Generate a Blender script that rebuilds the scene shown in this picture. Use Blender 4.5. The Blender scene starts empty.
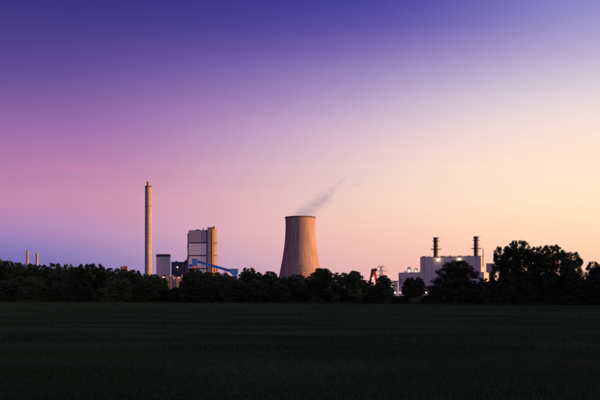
import bpy, math, random
import numpy as np
from mathutils import Vector, Matrix
R = math.radians
scene = bpy.context.scene
col = scene.collection

# ------------------------------------------------------------------ camera
CAM_H = 1.7
F = 824.0            # focal length in units of a 600 wide picture
HZ = 298.0           # horizon row
cam_d = bpy.data.cameras.new('camera')
cam = bpy.data.objects.new('camera', cam_d); col.objects.link(cam)
cam.location = (0, 0, CAM_H); cam.rotation_euler = (R(90), 0, 0)
cam_d.sensor_fit = 'HORIZONTAL'; cam_d.sensor_width = 36.0
cam_d.lens = 36.0 * F / 600.0
cam_d.shift_y = (HZ - 200.0) / 600.0
cam_d.clip_start = 0.5; cam_d.clip_end = 60000
scene.camera = cam

# ------------------------------------------------------------------ exposure
EXPOSURE = 1.0
vs = scene.view_settings
vs.view_transform = 'Standard'; vs.look = 'None'; vs.exposure = EXPOSURE; vs.gamma = 1.0
vs.use_curve_mapping = False
scene.cycles.max_bounces = 6
scene.cycles.volume_bounces = 4

# ------------------------------------------------------------------ sun, low on the right
SUN_AZ = 97.0        # degrees clockwise from the view direction
SUN_EL = 1.4
SUN_COL = (1.0, 0.37, 0.10)
sd = bpy.data.lights.new('sun', 'SUN'); sd.energy = 3.6; sd.angle = R(0.55); sd.color = SUN_COL
sun = bpy.data.objects.new('sun', sd); col.objects.link(sun)
sv = Vector((math.sin(R(SUN_AZ)) * math.cos(R(SUN_EL)), math.cos(R(SUN_AZ)) * math.cos(R(SUN_EL)), math.sin(R(SUN_EL))))
sun.rotation_euler = sv.to_track_quat('Z', 'Y').to_euler()

# ------------------------------------------------------------------ sky
def lin(c):
    return tuple((v / 255 / 12.92) if v / 255 <= 0.04045 else ((v / 255 + 0.055) / 1.055) ** 2.4 for v in c)
def el(px, py):                       # sine of the elevation seen at a picture point
    t = (HZ - py) / math.hypot(F, px - 300); return math.sin(math.atan(t))
SKY = {  # twilight colours over elevation at five compass directions
 0:   [(262,(100,98,174)),(250,(119,110,179)),(238,(144,121,184)),(225,(166,130,184)),(200,(190,132,173)),(165,(175,121,168)),(130,(153,104,168)),(100,(122,88,158)),(75,(98,74,146)),(50,(80,64,140)),(0,(58,49,128))],
 150: [(265,(160,139,189)),(250,(182,147,188)),(230,(201,151,185)),(200,(208,152,179)),(165,(190,136,177)),(130,(168,117,178)),(100,(142,104,170)),(75,(115,87,162)),(50,(92,73,153)),(25,(70,60,140)),(0,(57,49,130))],
 300: [(270,(219,173,181)),(250,(229,182,184)),(225,(236,192,186)),(200,(231,194,191)),(165,(221,186,198)),(130,(198,168,200)),(100,(167,137,190)),(75,(143,116,182)),(50,(110,89,169)),(25,(82,69,156)),(0,(65,57,145))],
 450: [(270,(246,188,172)),(250,(251,199,175)),(225,(253,213,185)),(200,(254,222,197)),(165,(252,222,206)),(130,(235,212,213)),(100,(210,191,211)),(75,(180,161,202)),(50,(149,130,192)),(25,(112,98,181)),(0,(87,78,170))],
 600: [(270,(249,197,168)),(250,(253,210,177)),(225,(254,222,188)),(200,(255,230,197)),(165,(254,232,206)),(130,(250,227,212)),(100,(235,218,219)),(75,(214,201,214)),(50,(190,179,211)),(25,(168,160,207)),(0,(149,143,204))],
}
ZEN = {0: (45,40,112), 150: (45,40,112), 300: (47,42,116), 450: (52,47,122), 600: (64,58,140)}
world = bpy.data.worlds.new('World'); scene.world = world; world.use_nodes = True
nt = world.node_tree; nt.nodes.clear(); NN = nt.nodes.new; LK = nt.links.new
tc = NN('ShaderNodeTexCoord'); sep = NN('ShaderNodeSeparateXYZ'); LK(tc.outputs['Generated'], sep.inputs[0])
def wm(op, a, b=None, c=None, clamp=False):
    n = NN('ShaderNodeMath'); n.operation = op; n.use_clamp = clamp
    for i, v in enumerate((a, b, c)):
        if v is None: continue
        if isinstance(v, (int, float)): n.inputs[i].default_value = v
        else: LK(v, n.inputs[i])
    return n.outputs[0]
X, Y, Z = sep.outputs
hor = wm('SQRT', wm('ADD', wm('MULTIPLY', X, X), wm('ADD', wm('MULTIPLY', Y, Y), 1e-6)))
u = wm('DIVIDE', X, hor)             # sine of the azimuth: -1 away from the sun, +1 towards it
zpos = wm('MAXIMUM', Z, 0.0)
def ramp(stops):
    r = NN('ShaderNodeValToRGB'); cr = r.color_ramp; cr.interpolation = 'LINEAR'
    stops = sorted(stops)
    while len(cr.elements) > 1: cr.elements.remove(cr.elements[-1])
    cr.elements[0].position = stops[0][0]; cr.elements[0].color = (*stops[0][1], 1)
    for p, c in stops[1:]:
        e = cr.elements.new(p); e.color = (*c, 1)
    LK(zsq, r.inputs[0]); return r.outputs[0]
zsq = wm('POWER', zpos, 0.5)         # more stops near the horizon
ramps = []
for px, st in SKY.items():
    s = [(math.sqrt(el(px, py)), lin(c)) for py, c in st]
    top = s[-1][1]; z0 = lin(ZEN[px])
    s.append((math.sqrt(0.55), tuple(0.35 * a + 0.65 * b for a, b in zip(top, z0)))); s.append((1.0, z0))
    uu = (px - 300) / math.hypot(F, px - 300)
    ramps.append((uu, ramp(s)))
def mix(f, a, b):
    m = NN('ShaderNodeMix'); m.data_type = 'RGBA'; m.clamp_factor = True
    LK(f, m.inputs[0]); LK(a, m.inputs[6]); LK(b, m.inputs[7]); return m.outputs[2]
us = [q[0] for q in ramps]
def hat(i, off):                     # piecewise linear weight of ramp i, looked up a little to one side
    uo = wm('ADD', u, off); w = None
    if i > 0: w = wm('DIVIDE', wm('SUBTRACT', uo, us[i-1]), us[i] - us[i-1], clamp=True)
    if i < len(us) - 1:
        d = wm('DIVIDE', wm('SUBTRACT', us[i+1], uo), us[i+1] - us[i], clamp=True)
        w = d if w is None else wm('MINIMUM', w, d)
    return w
c = None
for i, (_, rc) in enumerate(ramps):
    w = None
    for off in (-0.075, -0.025, 0.025, 0.075):
        h = hat(i, off); w = h if w is None else wm('ADD', w, h)
    sc_ = NN('ShaderNodeVectorMath'); sc_.operation = 'SCALE'; LK(rc, sc_.inputs[0]); LK(wm('MULTIPLY', w, 0.25), sc_.inputs['Scale'])
    if c is None: c = sc_.outputs[0]
    else:
        a_ = NN('ShaderNodeVectorMath'); a_.operation = 'ADD'; LK(c, a_.inputs[0]); LK(sc_.outputs[0], a_.inputs[1]); c = a_.outputs[0]
# very faint high cirrus streaks
mp = NN('ShaderNodeMapping'); mp.inputs['Scale'].default_value = (3.0, 3.0, 26.0); LK(tc.outputs['Generated'], mp.inputs[0])
nz = NN('ShaderNodeTexNoise'); nz.inputs['Scale'].default_value = 2.3; nz.inputs['Detail'].default_value = 5; LK(mp.outputs[0], nz.inputs['Vector'])
streak = NN('ShaderNodeMapRange'); streak.inputs[1].default_value = 0.45; streak.inputs[2].default_value = 0.8; streak.inputs[3].default_value = 1.0; streak.inputs[4].default_value = 1.025
LK(nz.outputs[0], streak.inputs[0])
vm = NN('ShaderNodeVectorMath'); vm.operation = 'SCALE'; LK(c, vm.inputs[0]); LK(streak.outputs[0], vm.inputs['Scale'])
du = wm('DIVIDE', wm('ADD', u, 0.268), 0.030)
dz = wm('DIVIDE', wm('ADD', wm('SUBTRACT', Z, 0.152), wm('MULTIPLY', du, 0.003)), 0.0065)
g2 = wm('EXPONENT', wm('MULTIPLY', wm('ADD', wm('MULTIPLY', du, du), wm('MULTIPLY', dz, dz)), -1.0))
wisp = wm('MULTIPLY', wm('MULTIPLY', g2, nz.outputs[0]), 0.62)
tint = NN('ShaderNodeMix'); tint.data_type = 'RGBA'; tint.inputs[6].default_value = (1, 1, 1, 1); tint.inputs[7].default_value = (1.5, 1.12, 1.12, 1); LK(wisp, tint.inputs[0])
vm2 = NN('ShaderNodeVectorMath'); vm2.operation = 'MULTIPLY'; LK(vm.outputs[0], vm2.inputs[0]); LK(tint.outputs[2], vm2.inputs[1])
bg = NN('ShaderNodeBackground'); bg.inputs[1].default_value = 1.0 / 2 ** EXPOSURE; LK(vm2.outputs[0], bg.inputs[0])
# physical twilight sky with the same sun, a thin layer over the graded one
sk = NN('ShaderNodeTexSky'); sk.sky_type = 'NISHITA'; sk.sun_disc = False
sk.sun_elevation = R(SUN_EL); sk.sun_rotation = R(SUN_AZ); sk.altitude = 60; sk.dust_density = 1.0; sk.ozone_density = 2.0
bg2 = NN('ShaderNodeBackground'); bg2.inputs[1].default_value = 0.002; LK(sk.outputs[0], bg2.inputs[0])
ad = NN('ShaderNodeAddShader'); LK(bg.outputs[0], ad.inputs[0]); LK(bg2.outputs[0], ad.inputs[1])
wo = NN('ShaderNodeOutputWorld'); LK(ad.outputs[0], wo.inputs[0])

# ------------------------------------------------------------------ helpers
def px2(px, Y): return (px - 300.0) / F * Y
def pz(py, Y): return CAM_H + (HZ - py) / F * Y
def tag(o, label=None, cat=None, group=None, kind=None):
    if label: o['label'] = label
    if cat: o['category'] = cat
    if group: o['group'] = group
    if kind: o['kind'] = kind
    return o
def empty(name, loc, rz=0.0):
    o = bpy.data.objects.new(name, None); col.objects.link(o); o.location = loc; o.rotation_euler = (0, 0, rz)
    o.empty_display_size = 0.5; return o
def link(name, me, parent=None, loc=None):
    o = bpy.data.objects.new(name, me); col.objects.link(o)
    if parent is not None: o.parent = parent
    if loc is not None: o.location = loc
    return o
class MB:
    def __init__(s): s.v = []; s.f = []
    def add(s, v, f):
        n = len(s.v); s.v += [tuple(p) for p in v]; s.f += [tuple(i + n for i in q) for q in f]; return s
    def box(s, x0, x1, y0, y1, z0, z1):
        v = [(x, y, z) for z in (z0, z1) for y in (y0, y1) for x in (x0, x1)]
        return s.add(v, [(0,2,3,1),(4,5,7,6),(0,1,5,4),(2,6,7,3),(0,4,6,2),(1,3,7,5)])
    def prism(s, poly, y0, y1):       # polygon in x,z pushed along y
        n = len(poly); v = [(x, y0, z) for x, z in poly] + [(x, y1, z) for x, z in poly]
        f = [tuple(range(n)), tuple(range(2 * n - 1, n - 1, -1))]
        f += [(i, i + n, (i + 1) % n + n, (i + 1) % n) for i in range(n)]
        return s.add(v, f)
    def column(s, poly, z0, z1):      # polygon in x,y pushed up
        n = len(poly); v = [(x, y, z0) for x, y in poly] + [(x, y, z1) for x, y in poly]
        f = [tuple(range(n - 1, -1, -1)), tuple(range(n, 2 * n))]
        f += [(i, (i + 1) % n, (i + 1) % n + n, i + n) for i in range(n)]
        return s.add(v, f)
    def bar(s, a, b, w, h=None):
        a = Vector(a); b = Vector(b); h = h or w; d = (b - a).normalized()
        up = Vector((0, 0, 1)) if abs(d.z) < 0.95 else Vector((0, 1, 0))
        x = d.cross(up).normalized() * w / 2; y = x.cross(d).normalized() * h / 2
        v = [p + sx * x + sy * y for p in (a, b) for sx, sy in ((-1,-1),(1,-1),(1,1),(-1,1))]
        return s.add(v, [(3,2,1,0),(4,5,6,7),(0,1,5,4),(1,2,6,5),(2,3,7,6),(3,0,4,7)])
    def lathe(s, prof, n=32, cx=0, cy=0, cap=True, rib=None):
        v = []; f = []
        for r, z in prof:
            for k in range(n):
                a = 2 * math.pi * k / n
                rr = r + (rib[1] if rib and k % rib[0] == 0 else 0)
                v.append((cx + rr * math.cos(a), cy + rr * math.sin(a), z))
        for j in range(len(prof) - 1):
            for k in range(n):
                k2 = (k + 1) % n
                f.append((j*n+k, j*n+k2, (j+1)*n+k2, (j+1)*n+k))
        if cap:
            f.append(tuple(range(n - 1, -1, -1))); f.append(tuple((len(prof)-1)*n + k for k in range(n)))
        return s.add(v, f)
    def mesh(s, name, mat, smooth=False):
        me = bpy.data.meshes.new(name); me.from_pydata(s.v, [], s.f); me.materials.append(mat)
        if smooth:
            for p in me.polygons: p.use_smooth = True
        me.update(); return me
    def build(s, name, mat, parent=None, smooth=False, loc=None):
        return link(name, s.mesh(name, mat, smooth), parent, loc)
def box(name, mat, parent, *a): return MB().box(*a).build(name, mat, parent)

# ------------------------------------------------------------------ materials
def material(name, base, rough=0.75, var=0.25, scale=(1, 1, 1), detail=5, spec=0.3, metal=0.0, bump=0.0, lines=None, objvar=0.0, second=None):
    """Principled surface; base colour varied by noise in object space, optional joint lines [(axis, spacing, width, darkening)]."""
    m = bpy.data.materials.new(name); m.use_nodes = True; t = m.node_tree; n = t.nodes; l = t.links
    b = n['Principled BSDF']; b.inputs['Roughness'].default_value = rough; b.inputs['Specular IOR Level'].default_value = spec; b.inputs['Metallic'].default_value = metal
    tc = n.new('ShaderNodeTexCoord'); mp = n.new('ShaderNodeMapping'); mp.inputs['Scale'].default_value = scale; l.new(tc.outputs['Object'], mp.inputs[0])
    nz = n.new('ShaderNodeTexNoise'); nz.inputs['Scale'].default_value = 1.0; nz.inputs['Detail'].default_value = detail; nz.inputs['Roughness'].default_value = 0.6; l.new(mp.outputs[0], nz.inputs['Vector'])
    mr = n.new('ShaderNodeMapRange'); mr.inputs[1].default_value = 0.3; mr.inputs[2].default_value = 0.7; mr.inputs[3].default_value = 1 - var; mr.inputs[4].default_value = 1 + var; l.new(nz.outputs[0], mr.inputs[0])
    f = mr.outputs[0]
    def mth(op, a, bb):
        q = n.new('ShaderNodeMath'); q.operation = op
        for i, v in enumerate((a, bb)):
            if isinstance(v, (int, float)): q.inputs[i].default_value = v
            else: l.new(v, q.inputs[i])
        return q.outputs[0]
    if lines:
        sp = n.new('ShaderNodeSeparateXYZ'); l.new(tc.outputs['Object'], sp.inputs[0])
        for ax, spc, wid, dk in lines:
            co = mth('MULTIPLY', mth('ARCTAN2', sp.outputs[1], sp.outputs[0]), 1.0) if ax == 'a' else sp.outputs[ax]
            fr = mth('FRACT', mth('DIVIDE', co, spc), 0)
            msk = mth('LESS_THAN', fr, wid / spc)
            f = mth('MULTIPLY', f, mth('SUBTRACT', 1.0, mth('MULTIPLY', msk, dk)))
    if objvar:
        oi = n.new('ShaderNodeObjectInfo')
        f = mth('MULTIPLY', f, mth('ADD', 1 - objvar, mth('MULTIPLY', oi.outputs['Random'], 2 * objvar)))
    vm = n.new('ShaderNodeVectorMath'); vm.operation = 'SCALE'; vm.inputs[0].default_value = base
    if second:                        # patches of a second colour: (colour, scale, from, to)
        m2 = n.new('ShaderNodeMapping'); m2.inputs['Scale'].default_value = second[1]; l.new(tc.outputs['Object'], m2.inputs[0])
        n2 = n.new('ShaderNodeTexNoise'); n2.inputs['Scale'].default_value = 1.0; n2.inputs['Detail'].default_value = 6; l.new(m2.outputs[0], n2.inputs['Vector'])
        r2 = n.new('ShaderNodeMapRange'); r2.inputs[1].default_value = second[2]; r2.inputs[2].default_value = second[3]; l.new(n2.outputs[0], r2.inputs[0])
        x2 = n.new('ShaderNodeMix'); x2.data_type = 'RGBA'; x2.inputs[6].default_value = (*base, 1); x2.inputs[7].default_value = (*second[0], 1); l.new(r2.outputs[0], x2.inputs[0]); l.new(x2.outputs[2], vm.inputs[0])
    l.new(f, vm.inputs['Scale']); l.new(vm.outputs[0], b.inputs['Base Color'])
    if bump:
        bp = n.new('ShaderNodeBump'); bp.inputs['Strength'].default_value = bump; bp.inputs['Distance'].default_value = 0.3; l.new(nz.outputs[0], bp.inputs['Height']); l.new(bp.outputs[0], b.inputs['Normal'])
    return m
def emitter(name, colr, s):
    m = bpy.data.materials.new(name); m.use_nodes = True; b = m.node_tree.nodes['Principled BSDF']
    b.inputs['Base Color'].default_value = (*colr, 1); b.inputs['Emission Color'].default_value = (*colr, 1); b.inputs['Emission Strength'].default_value = s
    return m
M = {}
M['concrete'] = material('tower_concrete', (0.40, 0.325, 0.28), 0.85, 0.28, (0.22, 0.22, 0.014), 8, lines=[(2, 8.3, 0.9, 0.09), ('a', 2 * math.pi / 60, 0.02, 0.09)])
M['concrete_dark'] = material('rim_concrete', (0.13, 0.12, 0.12), 0.9, 0.2, (0.2, 0.2, 0.2))
M['chimney'] = material('chimney_concrete', (0.41, 0.39, 0.385), 0.85, 0.16, (0.2, 0.2, 0.035), 6, lines=[(2, 12.0, 1.2, 0.2)])
M['stair_concrete'] = material('stair_tower_concrete', (0.37, 0.325, 0.30), 0.85, 0.14, (0.3, 0.3, 0.05), 6, lines=[(2, 4.2, 0.5, 0.15)])
M['clad_white'] = material('white_cladding', (0.86, 0.85, 0.85), 0.38, 0.06, (0.25, 0.25, 0.03), 4, metal=0.55, lines=[(0, 3.2, 0.25, 0.12)])
M['clad_grey'] = material('grey_cladding', (0.46, 0.43, 0.47), 0.42, 0.08, (0.25, 0.25, 0.03), 4, metal=0.4, lines=[(0, 3.2, 0.25, 0.1)])
M['clad_silver'] = material('silver_cladding', (0.44, 0.47, 0.62), 0.45, 0.08, (0.2, 0.2, 0.04), 4, lines=[(2, 3.0, 0.4, 0.14)])
M['clad_plant'] = material('plant_cladding', (0.74, 0.70, 0.63), 0.42, 0.07, (0.15, 0.15, 0.04), 5, metal=0.35, lines=[(0, 5.0, 0.22, 0.1), (2, 6.5, 0.25, 0.1)])
M['dark_band'] = material('dark_recess_metal', (0.035, 0.035, 0.045), 0.6, 0.2)
M['navy'] = material('navy_cladding', (0.03, 0.045, 0.11), 0.5, 0.2, (0.2, 0.2, 0.2), lines=[(0, 4.0, 0.3, 0.3)])
M['roofing'] = material('roof_felt', (0.10, 0.09, 0.10), 0.9, 0.2)
M['blue'] = material('blue_conveyor_sheet', (0.05, 0.24, 0.78), 0.5, 0.18, (0.2, 0.2, 0.2), lines=[(0, 4.0, 0.4, 0.12)])
M['red'] = material('red_steel_paint', (0.75, 0.055, 0.03), 0.5, 0.15)
M['steel'] = material('stack_steel', (0.11, 0.10, 0.10), 0.55, 0.25, (0.3, 0.3, 0.1), metal=0.2)
M['galv'] = material('galvanised_steel', (0.22, 0.21, 0.21), 0.6, 0.15)
M['pipe'] = material('pale_pipework', (0.36, 0.28, 0.27), 0.6, 0.2)
M['brown'] = material('brown_concrete', (0.35, 0.24, 0.15), 0.85, 0.2)
M['glass'] = material('dark_window_glass', (0.03, 0.035, 0.05), 0.1, 0.1, spec=0.5)
M['bark'] = material('tree_bark', (0.05, 0.04, 0.03), 0.9, 0.3, (2, 2, 0.6), bump=0.4)
M['leaf'] = material('summer_leaves', (0.085, 0.125, 0.050), 0.85, 0.4, (0.5, 0.5, 0.5), spec=0.05, objvar=0.3)
M['field'] = material('field_soil', (0.078, 0.140, 0.040), 1.0, 0.28, (0.012, 0.09, 1), 8, spec=0.0, bump=0.2, second=((0.115, 0.098, 0.035), (0.016, 0.07, 1), 0.52, 0.8))
M['blade'] = material('field_grass_blades', (0.052, 0.105, 0.028), 1.0, 0.6, (0.03, 0.16, 0.3), 6, spec=0.0, second=((0.11, 0.095, 0.03), (0.016, 0.07, 1), 0.52, 0.8))
M['verge'] = material('verge_weed_blades', (0.05, 0.08, 0.025), 1.0, 0.5, (0.1, 0.1, 0.3), spec=0.0)
M['bank'] = material('bank_grass', (0.10, 0.12, 0.045), 0.95, 0.4, (0.05, 0.3, 0.3), 6, spec=0.05)
M['bank_blade'] = material('bank_grass_blades', (0.09, 0.11, 0.04), 0.9, 0.4, (0.1, 0.1, 0.3), spec=0.05)
M['lamp_warm'] = emitter('warm_lamp_glass', (1.0, 0.62, 0.30), 9.0)
M['lamp_white'] = emitter('white_lamp_glass', (1.0, 0.82, 0.55), 9.0)

def lamp_light(parent, loc, power, colr, radius=0.3):
    d = bpy.data.lights.new('lamp_light', 'POINT'); d.energy = power; d.color = colr; d.shadow_soft_size = radius
    o = bpy.data.objects.new('lamp_light', d); col.objects.link(o); o.parent = parent; o.location = loc
    return o

# ------------------------------------------------------------------ ground
rng = np.random.default_rng(7)
def sheet(name, xs, ys, zf, mat):
    v = [(x, y, zf(x, y)) for y in ys for x in xs]; n = len(xs)
    f = [(j*n+i, j*n+i+1, (j+1)*n+i+1, (j+1)*n+i) for j in range(len(ys)-1) for i in range(n-1)]
    me = bpy.data.meshes.new(name); me.from_pydata(v, [], f); me.materials.append(mat)
    for p in me.polygons: p.use_smooth = True
    return tag(link(name, me), kind='structure')
def edge_y(x):                        # the far edge of the field runs obliquely: farther away on the left
    return 246.0 - 0.757 * max(-260.0, min(150.0, x))
def field_z(x, y):
    d = edge_y(x) - y
    if abs(x) > 700 or d < 0 or y < -400: return 0.0
    k = max(0.0, min(1.0, d / 40)) * min(1, (y + 400) / 300)
    return k * (0.10 * math.sin(x * 0.11 + 1.3 * math.sin(y * 0.05)) * math.sin(y * 0.073 + 0.7) + 0.05 * math.sin(x * 0.37 + y * 0.29) + 0.03 * math.sin(y * 0.9 + 0.8 * math.sin(x * 0.13)))
xs = [-30000, -8000, -2500, -900] + list(np.arange(-400, -100, 10.0)) + list(np.arange(-100, 101, 2.5)) + list(np.arange(110, 401, 10.0)) + [900, 2500, 8000, 30000]
ys = [-20000, -3000, -500, -100] + list(np.arange(-30, 120, 1.0)) + list(np.arange(120, 460, 5.0)) + [500, 700, 1500, 4000, 12000, 50000]
xs = [float(a) for a in xs]; ys = [float(a) for a in ys]
tag(sheet('field', xs, ys, field_z, M['field']), 'wide dark mown field of short grass running up to the tree belt', None)
def bank_z(x, d):                     # d: metres behind the field edge
    t = (d - 30) / 32 if d < 62 else (1.0 if d < 70 else 1 - (d - 70) / 24)
    t = max(0, min(1, t)); t = t * t * (3 - 2 * t)
    return -0.06 + t * (2.0 + 0.35 * math.sin(x * 0.031) + 0.12 * math.sin(x * 0.21 + d * 0.3))
bx = [float(a) for a in np.arange(-300, 301, 4)]; bd = [float(a) for a in np.arange(26, 98, 2)]
bv = [(x, edge_y(x) + d, bank_z(x, d)) for d in bd for x in bx]; nbx = len(bx)
bme = bpy.data.meshes.new('grass_bank'); bme.from_pydata(bv, [], [(j*nbx+i, j*nbx+i+1, (j+1)*nbx+i+1, (j+1)*nbx+i) for j in range(len(bd)-1) for i in range(nbx-1)])
bme.materials.append(M['bank'])
for p_ in bme.polygons: p_.use_smooth = True
tag(link('grass_bank', bme), 'low pale grass bank running behind the tree belt', kind='structure')
def ground_z(x, y):
    d = y - edge_y(x)
    return max(field_z(x, y), bank_z(x, d) if 26 <= d <= 96 else -9)

def blades(name, P, h, w, mat, lean=0.35):
    n = len(P); a = rng.uniform(0, 2*np.pi, n); b = rng.uniform(0, 2*np.pi, n)
    hh = h * rng.uniform(0.5, 1.3, n); ww = w * rng.uniform(0.7, 1.4, n)
    dx = np.stack([np.cos(a), np.sin(a), np.zeros(n)], 1) * ww[:, None] / 2
    tip = np.stack([np.cos(b) * hh * lean * rng.uniform(0, 1, n), np.sin(b) * hh * lean * rng.uniform(0, 1, n), hh], 1)
    V = np.stack([P - dx, P + dx, P + tip], 1).reshape(-1, 3)
    me = bpy.data.meshes.new(name); me.vertices.add(3*n); me.vertices.foreach_set('co', V.ravel())
    me.loops.add(3*n); me.loops.foreach_set('vertex_index', np.arange(3*n)); me.polygons.add(n)
    me.polygons.foreach_set('loop_start', np.arange(0, 3*n, 3)); me.polygons.foreach_set('loop_total', np.full(n, 3))
    me.materials.append(mat); me.update(); me.validate()
    return tag(link(name, me), kind='stuff')
def scatter(n, y0, y1, margin=0.42):
    y = y0 * (y1 / y0) ** rng.uniform(0, 1, n); x = rng.uniform(-1, 1, n) * (margin * y + 3)
    keep = (y < 243 - 0.757 * x) & ((np.sin(x*0.5 + 2*np.sin(y*0.21)) * np.sin(y*0.43 + np.sin(x*0.17)*1.5) + rng.uniform(-1, 1.2, n)) > -0.5)
    x = x[keep]; y = y[keep]
    z = np.array([field_z(a, b) for a, b in zip(x, y)])
    return np.stack([x, y, z - 0.01], 1), y
P, yy = scatter(430000, 10, 335)
g = blades('field_grass', P, 0.115 + 0.0002 * yy, 0.008 + 0.0003 * yy, M['blade'])
tag(g, 'short dark grass blades covering the whole field', 'grass')
bxr = rng.uniform(-190, 130, 26000); bdr = rng.uniform(28, 72, 26000)
P2 = np.array([(x_, edge_y(x_) + d_, bank_z(x_, d_)) for x_, d_ in zip(bxr, bdr)])
g = blades('bank_grass', P2, np.full(26000, 0.35), np.full(26000, 0.12), M['bank_blade'])
tag(g, 'rough pale grass growing on the bank behind the trees', 'grass')

nv = 30000
vx = rng.uniform(-175, 125, nv); vd = rng.normal(2.0, 3.2, nv) + 2.5 * np.sin(vx * 0.09) * np.sin(vx * 0.031)
P3 = np.array([(x_, edge_y(x_) + d_, field_z(x_, edge_y(x_) + d_) - 0.02) for x_, d_ in zip(vx, vd)])
g = blades('verge_weeds', P3, 0.35 + 0.45 * rng.uniform(0, 1, nv) * (0.6 + 0.4 * np.sin(vx * 0.23)), np.full(nv, 0.13), M['verge'], 0.6)
tag(g, 'rough dark weeds along the far edge of the field', 'weeds')

# ------------------------------------------------------------------ cooling tower
D = 1680.0
ct = empty('cooling_tower', (px2(300.4, D), D, 0)); tag(ct, 'huge concrete cooling tower with a flared base and steam at its mouth', 'cooling tower')
def ct_r(z):
    zt, rt = 150.0, 30.3
    b = 100.0 if z < zt else 66.0
    return rt * math.sqrt(1 + ((z - zt) / b) ** 2)
Ht = pz(217.6, D)
prof = [(ct_r(z), z) for z in np.linspace(10, Ht, 40)]
inner = [(r - 0.9, z) for r, z in reversed(prof)]
MB().lathe(prof + inner, 240, cap=False).build('shell', M['concrete'], ct, smooth=True)
rt = ct_r(Ht)
MB().lathe([(rt + 0.2, Ht - 2.2), (rt + 0.5, Ht - 1.8), (rt + 0.5, Ht + 0.8), (rt - 1.6, Ht + 0.8), (rt - 1.6, Ht - 2.2)], 144, cap=False).build('rim', M['concrete_dark'], ct)
r0 = ct_r(10); r1 = r0 + 3.2
MB().lathe([(r0 + 0.6, 9.4), (r0 + 0.9, 11.2), (r0 - 1.4, 11.2), (r0 - 1.4, 9.4), (r0 + 0.6, 9.4)], 96, cap=False).build('lintel_ring', M['concrete_dark'], ct)
colmb = MB().bar((r1, 0, -0.3), (r0, 4.2, 9.8), 1.1).mesh('support_column', M['concrete'])
colmb2 = MB().bar((r1, 0, -0.3), (r0, -4.2, 9.8), 1.1).mesh('support_column', M['concrete'])
for k in range(24):
    for me in (colmb, colmb2):
        o = link('support_column', me, ct); o.rotation_euler = (0, 0, 2 * math.pi * k / 24)
MB().lathe([(r1 + 4, -0.5), (r1 + 4, 1.2), (r1 + 3.4, 1.2), (r1 + 3.4, -0.5)], 64, cap=False).build('basin_wall', M['concrete_dark'], ct)

# ------------------------------------------------------------------ tall chimney
D = 1600.0
ch = empty('tall_chimney', (px2(148.4, D), D, 0)); tag(ch, 'tall slim concrete chimney with a narrow flue tip, sunlit on one side', 'chimney')
Hc = pz(186.3, D); rb, rtop = 6.75, 6.1
MB().lathe([(rb + (rtop - rb) * t, Hc * t) for t in np.linspace(0, 1, 30)], 48).build('shaft', M['chimney'], ch, smooth=True)
MB().lathe([(rtop + 0.35, Hc - 1.5), (rtop + 0.35, Hc + 0.5), (rtop - 1, Hc + 0.5)], 48, cap=False).build('crown_ring', M['concrete_dark'], ch)
MB().lathe([(2.6, Hc - 1), (2.5, Hc + 7.6), (2.9, Hc + 7.7), (2.9, Hc + 8.7)], 24, cx=-0.8).build('flue_tip', M['brown'], ch)
for fz in (0.26, 0.58, 0.82):
    rr = rb + (rtop - rb) * fz; z = Hc * fz
    p = MB().lathe([(rr - 0.2, z), (rr + 0.8, z), (rr + 0.8, z + 0.25), (rr - 0.2, z + 0.25)], 32, cap=False).build('gallery', M['galv'], ch)
    MB().lathe([(rr + 0.72, z + 1.2), (rr + 0.8, z + 1.2), (rr + 0.8, z + 1.35), (rr + 0.72, z + 1.35)], 32, cap=False).build('rail', M['galv'], p)
lad = MB()
for s in (-0.3, 0.3): lad.bar((-rb * 0.95 - 0.25, -1.5 + s, 0), (-rtop * 0.95 - 0.35, -1.5 + s, Hc), 0.14)
for z in np.arange(2, Hc, 3.0): lad.bar((-rb * 0.95 - 0.2 + 0.6 * z / Hc * 0.5, -1.8, z), (-rb * 0.95 - 0.2 + 0.6 * z / Hc * 0.5, -1.2, z), 0.12)
lad.build('ladder', M['galv'], ch)

# ------------------------------------------------------------------ twin far chimneys
for cx, top, lab in ((27.6, 251.0, 'taller of the twin far chimneys above the belt of trees'), (37.1, 253.6, 'shorter of the twin far chimneys above the belt of trees')):
    D = 2500.0
    o = empty('far_chimney', (px2(cx, D), D, 0)); tag(o, lab, 'chimney', 'twin far chimneys')
    h = pz(top, D)
    MB().lathe([(4.7, 0), (4.1, h)], 28).build('shaft', M['chimney'], o, smooth=True)
    MB().lathe([(4.3, h - 2), (4.3, h + 0.4), (3.0, h + 0.4)], 28, cap=False).build('crown_ring', M['brown'], o)

# ------------------------------------------------------------------ boiler house
D = 1600.0; S = D / F
bh = empty('boiler_house', (px2(188.7, D), D, 0), R(-3)); tag(bh, 'tall boiler house with white cladding, dark bands and orange lit stair tower', 'boiler house')
W = (206.5 - 188.7) * S
ht = pz(230.4, D); levels = [pz(y, D) for y in (242.9, 255.7, 268.6)]
box('core', M['dark_band'], bh, 0.5, W + 2.2, 0.9, 58, 0, ht - 0.6)
zs = [ht] + levels
for i, (za, zb) in enumerate(zip(zs, zs[1:] + [0.0])):
    o = box('facade_panel', M['clad_grey'] if i == 0 else M['clad_white'], bh, 0, W, 0, 0.8, zb + (1.1 if i < 3 else 0), za - (1.1 if i else 0))
    if i == 0: o['label'] = 'mauve grey top panel of the facade'
    box('side_panel', M['clad_silver'], bh, -0.6, 0.45, 0.85, 57, zb + (1.1 if i < 3 else 0), za - (1.1 if i else 0))
for z in levels:
    box('cornice', M['dark_band'], bh, -0.3, W + 0.3, 0.55, 0.9, z - 1.0, z + 1.0)
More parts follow.
